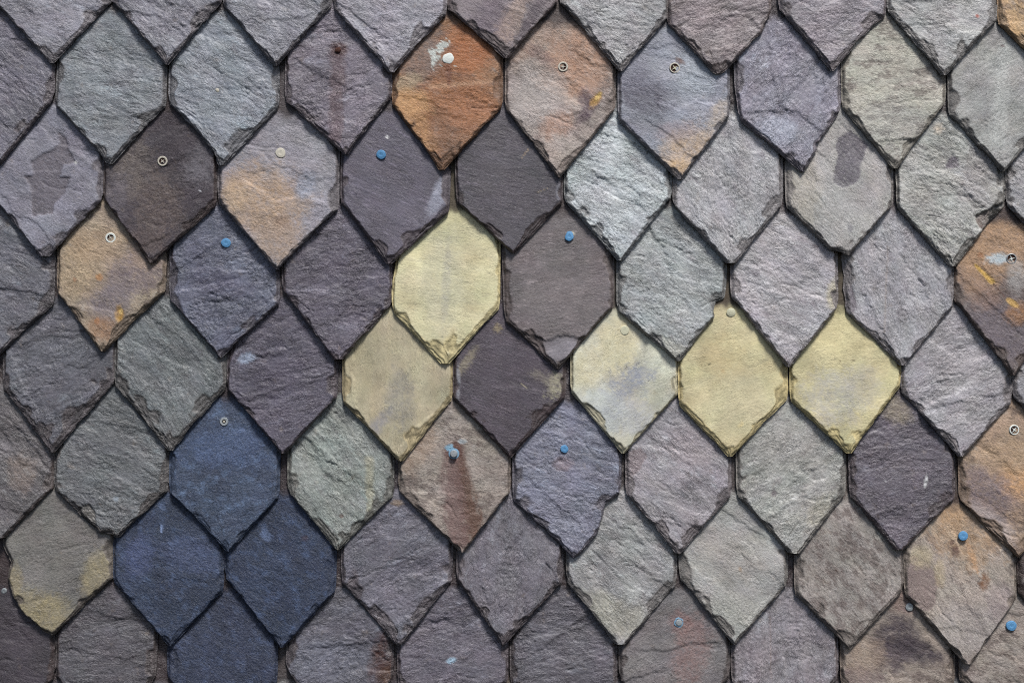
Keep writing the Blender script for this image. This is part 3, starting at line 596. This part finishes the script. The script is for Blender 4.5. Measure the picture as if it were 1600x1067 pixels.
    if fin == 's':
        mix(sstep(0.0, 0.6, fbm(P / 110.0, Q / 6.0, seed + 67, 5, 0.7)) * 0.34, tuple(base * 1.38))
        mix(sstep(0.1, 0.6, fbm(P / 60.0, Q / 18.0, seed + 68, 5, 0.7)) * 0.40, tuple(base * 0.70))
        mix(sstep(0.52, 0.62, fbm(P / 40.0, Q / 2.6, seed + 70, 2, 0.5)) * 0.45, tuple(base * 1.6))
    if fin == 'y':
        mix(sstep(0.1, 0.8, fbm(P / 60.0, Q / 7.0, seed + 67, 5, 0.68)) * 0.30, (146, 140, 130))
        mix(sstep(0.15, 0.8, fbm(X / 28.0, Yp / 28.0, seed + 68, 5, 0.7)) * 0.30, (160, 140, 104))
    if fin == 'm' and base[0] > base[2] + 8:
        mm = sstep(0.16, 0.44, fbm(P / 30.0, Q / 16.0, seed + 67, 6, 0.72) + 0.3 * np.clip(-rel / 0.0009, -1, 1))
        mix(mm * 0.62, (90, 76, 72))
        mix(sstep(0.15, 0.6, fbm(P / 24.0, Q / 15.0, seed + 68, 6, 0.72)) * 0.4, (172, 166, 160))
    if fin == 'b':
        cl = sstep(-0.05, 0.6, fbm(P / 24.0, Q / 18.0, seed + 67, 6, 0.74))
        mix(cl * 0.8, tuple(base * np.array([1.55, 1.60, 1.58])))
        mix(sstep(0.1, 0.7, fbm(P / 14.0, Q / 10.0, seed + 69, 4, 0.7)) * 0.55, tuple(base * 0.62))
    if fin in 'rm':
        spots = sstep(0.42, 0.75, fbm(X / 20.0, Yp / 20.0, seed + 59, 4, 0.6))
        mix(spots * 0.22, (150, 132, 112))
        vein = sstep(0.5, 0.85, fbm(P / 30.0, Q / 8.0, seed + 61, 4, 0.6))
        mix(vein * 0.22, (96, 86, 90))
    for ft in auto + list(FEAT.get(code, ())):
        kind = ft[0]
        if kind == 'blob' or kind == 'dent':
            cx, cy, rx_, ry_, rot = ft[1:6]
            c, s = math.cos(math.radians(rot)), math.sin(math.radians(rot))
            dx, dy = X - cx, Yp - cy
            a = (dx * c + dy * s) / rx_; bb = (-dx * s + dy * c) / ry_
            r = np.hypot(a, bb)
            if kind == 'dent':
                h = h - ft[6] * 0.001 * (1 - sstep(0.55, 1.0, r))
                continue
            colr, st, ragd = ft[6:9]
            sc = max(4.0, min(rx_, ry_) * 0.8)
            sd_ = seed + int(cx) % 97
            r = r + ragd * (0.75 * fbm(X / sc, Yp / sc, sd_, 5, 0.66) + 0.8 * grit + 0.3 * np.clip(rel / 0.0009, -1, 1))
            soft = 0.22 if min(rx_, ry_) < 6 else 0.38
            if colr == WH: soft = 0.10
            brk = 1.0 if colr == WH else np.clip(0.78 + ragd * 0.9 * grit + ragd * 0.5 * fbm(X / 17.0, Yp / 17.0, sd_ + 7, 3, 0.7), 0, 1)
            mix(st * brk * (1 - sstep(1 - soft, 1 + soft, r)), colr)
        elif kind == 'patch':
            sd = poly_sdf(X, Yp, ft[1]) + 1.6 * fbm(X / 7.0, Yp / 7.0, seed + 77, 3)
            ins = 1 - sstep(-1.0, 1.0, sd)
            mix(ins * np.clip(0.85 + 0.35 * grit, 0, 1), ft[2])
            h = h - ft[3] * 0.001 * ins
        elif kind == 'streak':
            x0, y0, x1, y1, w0, w1, colr, st = ft[1:]
            vx, vy = x1 - x0, y1 - y0
            tt = np.clip(((X - x0) * vx + (Yp - y0) * vy) / (vx * vx + vy * vy), 0, 1)
            d = np.hypot(X - x0 - tt * vx, Yp - y0 - tt * vy) / (w0 + (w1 - w0) * tt)
            if max(w0, w1) > 6:
                d = d + 0.7 * fbm(X / 9.0, Yp / 16.0, seed + 83, 5, 0.65)
                mix(st * (1 - sstep(0.4, 1.3, d)), colr)
            else:
                d = d + 0.3 * fbm(X / 5.0, Yp / 5.0, seed + 83, 3)
                mix(st * (1 - sstep(0.6, 1.4, d)), colr)
        elif kind == 'crack':
            wx = X + 3.0 * warpx; wy = Yp + 3.0 * warpy
            d = seg_dist(wx, wy, ft[1])
            h = h - ft[2] * 0.0016 * (1 - sstep(0.2, 2.0, d)) 
        elif kind == 'ledge':
            pts = ft[1]
            wx = X + 5.0 * warpx; wy = Yp + 5.0 * warpy
            best = np.full(X.shape, 1e9); side = np.zeros(X.shape)
            for (ax, ay), (bx, by) in zip(pts[:-1], pts[1:]):
                vx, vy = bx - ax, by - ay
                n2 = vx * vx + vy * vy
                tt = np.clip(((wx - ax) * vx + (wy - ay) * vy) / n2, 0, 1)
                dx, dy = wx - ax - tt * vx, wy - ay - tt * vy
                d = np.hypot(dx, dy)
                sgn = np.sign(vx * dy - vy * dx)
                m = d < best
                best = np.where(m, d, best); side = np.where(m, sgn, side)
            amt = ft[2]
            sd = best * side * math.copysign(1, amt)
            # the face drops on one side of the line and climbs back slowly further out
            h = h - abs(amt) * 0.0011 * sstep(-1.1, 1.1, sd) * (1 - sstep(4, 40, best))
    # the head that lies under the courses above never weathered: dull brown, darkened to paint in the shade of the gaps
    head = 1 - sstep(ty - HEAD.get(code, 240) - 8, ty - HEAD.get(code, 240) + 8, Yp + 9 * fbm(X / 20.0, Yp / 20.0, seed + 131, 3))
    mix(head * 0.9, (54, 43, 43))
    # broken rims: weathered brown with pale laminae, darkened to paint in edge shade
    eb = np.clip(b * 0.34 + np.array([0.026, 0.016, 0.012]), 0, 1)
    if fin == 'y': eb = b * np.array([0.74, 0.68, 0.58])
    if fin == 'b': eb = b * 0.75
    lam = np.clip(0.5 + 1.1 * fbm(X / 16.0, h / 0.0009, seed + 97, 3), 0, 1)[..., None]
    ecol = eb * (0.62 + 0.9 * lam)
    e = (edge * 0.88)[..., None]
    col = col * (1 - e) + ecol * e
    col = np.clip(col * ALB * (1.10 if fin == 'r' else 1.03), 0.004, 0.85)

    depth0 = SLOPE * (Yp - TIPY[row]) * K + 0.0
    tilt = rng.uniform(-0.0004, 0.0004)
    lift = rng.rand() ** 2 * 0.0026
    depth0 = depth0 + lift * sstep(ty - 240, ty, Yp) ** 1.5
    depth = depth0 + h + tilt * (X - tx) / 88.0
    SURF[code] = (X, Yp, depth)
    WX, WY, WZ = to_world(X, Yp, depth)
    ny, nx = X.shape
    V = np.stack([WX, WY, WZ], -1).reshape(-1, 3)
    idx = np.arange(ny * nx).reshape(ny, nx)
    # winding so that normals look at the camera (-Y)
    quads = [np.stack([idx[:-1, :-1], idx[1:, :-1], idx[1:, 1:], idx[:-1, 1:]], -1).reshape(-1, 4)]
    ring = np.concatenate([idx[:, 0], idx[-1, 1:], idx[::-1, -1][1:], idx[0, ::-1][1:-1]])
    bd = depth0.reshape(-1)[ring]
    Vb = V[ring].copy(); Vb[:, 1] = -bd
    Vt = V[ring].copy()
    n0 = len(V)
    nr = len(ring)
    V = np.concatenate([V, Vt, Vb])
    a = n0 + np.arange(nr); b_ = n0 + nr + np.arange(nr)
    quads.append(np.stack([a, b_, np.roll(b_, -1), np.roll(a, -1)], -1))
    # back face, row by row
    li = n0 + nr + np.arange(ny); ri = n0 + nr + (ny - 1) + (nx - 1) + np.arange(ny)[::-1]
    quads.append(np.stack([li[:-1], ri[:-1], ri[1:], li[1:]], -1))
    quads = np.concatenate(quads)
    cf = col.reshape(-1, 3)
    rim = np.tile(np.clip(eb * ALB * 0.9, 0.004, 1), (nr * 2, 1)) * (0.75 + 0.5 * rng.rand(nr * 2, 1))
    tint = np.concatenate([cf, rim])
    off = rng.rand(2) * 50
    UV = np.stack([P / 100.0 + off[0], Q / 100.0 + off[1]], -1).reshape(-1, 2)
    UVr = UV[ring]; UVb = UVr + np.array([0.0, 0.06])
    UV = np.concatenate([UV, UVr, UVb])
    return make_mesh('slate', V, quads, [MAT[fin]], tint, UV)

slates = {}
for code, spec in SLATES.items():
    o = bpy.data.objects.new('slate', build_slate(code, spec))
    C.objects.link(o); o.parent = wall
    if code in LABELS: o['label'] = LABELS[code]
    slates[code] = o

# slates just outside the picture (seen when the viewer steps aside): a few shapes shared
GEN_COL = [((128,124,132),'r'), ((110,106,114),'r'), ((146,145,146),'m'), ((98,93,104),'r'), ((150,136,124),'m'), ((134,130,138),'r')]
generic = []
for i, (c, fin) in enumerate(GEN_COL):
    spec = (800, 566, 714, 474, 886, 474, c, fin, -40 + 17 * i, 1.0, 1.0)
    generic.append(build_slate('D' + 'klmnop'[i], spec, 4.0, 44))
def place_generic(cx, row, k):
    o = bpy.data.objects.new('slate', generic[k % len(generic)])
    C.objects.link(o); o.parent = wall
    dy = TIPY[row] - TIPY['D']
    o.location = ((cx - 800) * K, 0, -dy * K)
k = 0
for row in 'ZABCDEFGHI':
    first = {'A': 80, 'C': 69, 'E': 81, 'G': 81, 'I': 81}.get(row)
    start = 80 if row in 'ACEGI' else -4
    for j in range(-3, 13):
        cx = start + 176 * j
        if row in 'ZI' or cx < start - 20 or cx > SLATES[row + '9'][0] + 60 :
            if cx < -420 or cx > 2020: continue
            if row not in 'ZI' and cx > 1500: cx = SLATES[row + '9'][0] + 176 * (1 + (cx - SLATES[row + '9'][0] - 60) // 176)
            place_generic(cx, row, (k * 5 + j * 2) % 6); k += 1

# ------------------------------------------------------------------ sheathing boards behind the slates
def box_mesh(name, x0, x1, y0, y1, z0, z1, mat):
    v = [(x0,y0,z0),(x1,y0,z0),(x1,y1,z0),(x0,y1,z0),(x0,y0,z1),(x1,y0,z1),(x1,y1,z1),(x0,y1,z1)]
    q = [(0,3,2,1),(4,5,6,7),(0,1,5,4),(1,2,6,5),(2,3,7,6),(3,0,4,7)]
    return make_mesh(name, v, q, [mat], smooth=False)
bm_ = box_mesh('board', (-500 - 800) * K, (2120 - 800) * K, 0.030, 0.050, -0.072, 0.072, M_BOARD)
for i in range(-2, 11):
    o = bpy.data.objects.new('board', bm_)
    C.objects.link(o); o.parent = wall
    o.location = (0, 0, ZC + (533.5 - (30 + 130 * i)) * K)

# ------------------------------------------------------------------ nails, screws and bolts
def surf_at(code, x, y):
    X, Yp, D = SURF[code]
    i = np.argmin((X - x) ** 2 + (Yp - y) ** 2)
    return D.reshape(-1)[i]

class MB:
    def __init__(s): s.v = []; s.q = []; s.m = []
    def lathe(s, prof, mi, n=24, cx=0, cz=0, wob=None):
        base = len(s.v)
        for r, d in prof:
            for k in range(n):
                a = 2 * math.pi * k / n
                rr = r * (wob[k] if wob is not None else 1)
                s.v.append((cx + rr * math.cos(a), -d, cz + rr * math.sin(a)))
        for j in range(len(prof) - 1):
            for k in range(n):
                k2 = (k + 1) % n
                s.q.append((base + j * n + k, base + j * n + k2, base + (j + 1) * n + k2, base + (j + 1) * n + k)); s.m.append(mi)
    def star(s, r, w, d0, d1, mi, rot=0.0, arms=4):
        base = len(s.v)
        n = arms * 2
        for d in (d0, d1):
            for k in range(n):
                a = rot + math.pi * k / arms
                rr = r if k % 2 == 0 else w
                s.v.append((rr * math.cos(a), -d, rr * math.sin(a)))
        s.v.append((0, -d1, 0)); c = len(s.v) - 1
        for k in range(n):
            k2 = (k + 1) % n
            s.q.append((base + k, base + k2, base + n + k2, base + n + k)); s.m.append(mi)
        for k in range(0, n, 2):
            s.q.append((base + n + k, base + n + k + 1, base + n + (k + 2) % n, c)); s.m.append(mi)
    def mesh(s, name, mats):
        me = make_mesh(name, s.v, s.q, mats, smooth=False)
        me.polygons.foreach_set('material_index', np.array(s.m, np.int32)[:len(me.polygons)])
        return me

def fix(name, me, code, x, y, label=None, sink=0.0, rot=0.0, scale=1.0):
    o = bpy.data.objects.new(name, me)
    C.objects.link(o); o.parent = slates[code]
    wx, wy, wz = to_world(x, y, surf_at(code, x, y) - sink)
    o.location = (wx, wy, wz); tr = random.Random(int(x * 7 + y))
    o.rotation_euler = (math.radians(tr.uniform(-7, 7)), rot, math.radians(tr.uniform(-7, 7))); o.scale = (scale,) * 3
    if label: o['label'] = label
    return o

P_ = K
def nail_mesh(mat, r=8.0, hgt=2.2, dome=0.5, dimple=True, seed=1, wobble=0.03):
    rg = np.random.RandomState(seed)
    b = MB(); n = 24
    a = np.arange(n) / n * 2 * math.pi
    wob = 1 + wobble * (np.sin(2 * a + rg.rand() * 6) + 0.7 * np.sin(3 * a + rg.rand() * 6) + 0.5 * np.sin(5 * a + rg.rand() * 6))
    hh = hgt * 0.001; dm = dome * 0.001
    prof = [(r * P_, -0.002), (r * P_, hh * 0.75), (r * 0.9 * P_, hh), (r * 0.5 * P_, hh + dm), ((r * 0.16) * P_, hh + dm * (0.2 if dimple else 1.2)), (0.00002, hh + dm * (0.0 if dimple else 1.3))]
    b.lathe(prof, 0, n, wob=wob)
    return b.mesh('nail', [mat])
def screw_mesh(r=8.0, ring=0.70, cross=0.62, rot=0.0, rim=M_ZINC, rec=M_RUST, cr=M_ZINC, hgt=1.6):
    b = MB()
    hh = hgt * 0.001; rr = r * P_
    b.lathe([(rr, -0.002), (rr, hh * 0.7), (rr * 0.93, hh), (rr * ring, hh * 0.9)], 0)
    b.lathe([(rr * ring, hh * 0.9), (rr * ring * 0.93, hh * 0.2), (0.00002, hh * 0.1)], 1)
    b.star(rr * cross, rr * 0.14, hh * 0.1, hh * 0.85, 2, rot)
    return b.mesh('screw', [rim, rec, cr])

blue = [nail_mesh(M_BLUE, 7.4, 3.4, 0.4, True, s, 0.03) for s in range(6)]
fix('nail', blue[0], 'C3', 595, 241, 'blue nail head'); fix('nail', blue[1], 'D2', 351, 379, 'blue nail head')
fix('nail', blue[3], 'F5', 882, 702, 'blue nail head', scale=.84); fix('nail', blue[4], 'G8', 1507, 838, 'proud blue nail head', sink=-0.0022)
fix('nail', blue[5], 'H9', 1583, 979, 'blue nail head', scale=1.1)
# blue nail with a long worn head
me = nail_mesh(M_BLUE, 6.6, 3.0, 0.5, True, 9, 0.05)
o = fix('nail', me, 'D5', 890, 369, 'elongated blue nail head'); o.scale = (1.0, 1.0, 1.22)
fix('nail', nail_mesh(M_WHITE, 8.6, 1.6, 0.5, False, 12, 0.06), 'B4', 700, 90, 'nail head covered in white paint')
fix('screw', screw_mesh(7.8), 'B5', 880, 103, 'cross-head screw with rusty recess')
fix('screw', screw_mesh(8.2, .8, .7, .6, M_ZINC, M_RUST, M_PALE), 'B6', 1055, 105, 'pale pitted screw head')
fix('screw', screw_mesh(7.8, .68, .55, .7), 'C1', 252, 251, 'cross-head screw with rusty recess')
fix('nail', nail_mesh(M_ZINC, 7.8, 1.6, 0.3, True, 14, 0.03), 'C2', 437, 238, 'flat pale nail head')
fix('screw', screw_mesh(8.0, .66, .6, .5, M_WHITE), 'D1', 170, 371, 'white screw head with rusty recess')
fix('screw', screw_mesh(8.2, .82, .74, .3, M_GREY, M_RUST, M_WHITE), 'D9', 1583, 404, 'dull screw head with pale cross')
fix('nail', nail_mesh(M_PALE, 7.0, 1.4, 0.1, True, 15, 0.02), 'E5', 977, 516, 'pale disc nail head')
fix('nail', nail_mesh(M_PALE, 7.0, 2.0, 0.6, False, 16, 0.02), 'E6', 1144, 488, 'pale round nail head')
fix('screw', screw_mesh(6.6, .48, .40, .8, M_GREY, M_DARK, M_ZINC), 'F2', 348, 659, 'silver screw')
fix('screw', screw_mesh(8.0, .78, .66, .9, M_WHITE, M_RUST, M_WHITE), 'F9', 1588, 672, 'screw head caked with rust')
# bolt standing proud on the rusty slate
b = MB()
b.lathe([(8.5 * P_, -0.001), (8.5 * P_, 0.0006), (5.0 * P_, 0.0009)], 0, 20)
b.lathe([(5.6 * P_, 0.0005), (5.9 * P_, 0.007), (5.0 * P_, 0.0085), (0.00002, 0.0088)], 1, 16)
fix('bolt', b.mesh('bolt', [M_PALEBLUE, M_GREY]), 'F4', 709, 709, 'grey bolt end over a scrap of blue paint')
# half-sunk nail with flaking blue paint
b = MB()
b.lathe([(8.0 * P_, -0.001), (7.4 * P_, 0.0004), (5.8 * P_, 0.0006), (5.4 * P_, 0.0)], 0, 20, wob=[1 + .07 * math.sin(1.3 * i) + .04 * math.sin(2.9 * i) for i in range(20)])
b.lathe([(5.0 * P_, -0.001), (5.0 * P_, 0.0016), (3.6 * P_, 0.0020), (0.00002, 0.0021)], 1, 16)
fix('nail', b.mesh('nail', [M_PALEBLUE, M_GREY]), 'H6', 1062, 974, 'nail ringed by flaking pale blue paint')
fix('nail', nail_mesh(M_GREY, 6.2, 2.0, 0.4, True, 18, 0.02), 'H8', 1424, 950, 'grey nail half hidden by the slate above')
fix('nail', nail_mesh(M_RUSTPIN, 4.5, 2.2, 0.8, False, 19, 0.08), 'B3', 527, 77, 'rusted pin')
fix('nail', nail_mesh(M_ZINC, 3.0, 1.0, 0.4, False, 20, 0.08), 'B2', 338, 140, 'tiny pale pin')
fix('nail', nail_mesh(M_GREY, 4.5, 1.4, 0.3, True, 21, 0.05), 'H0', 2, 925, 'small grey nail')
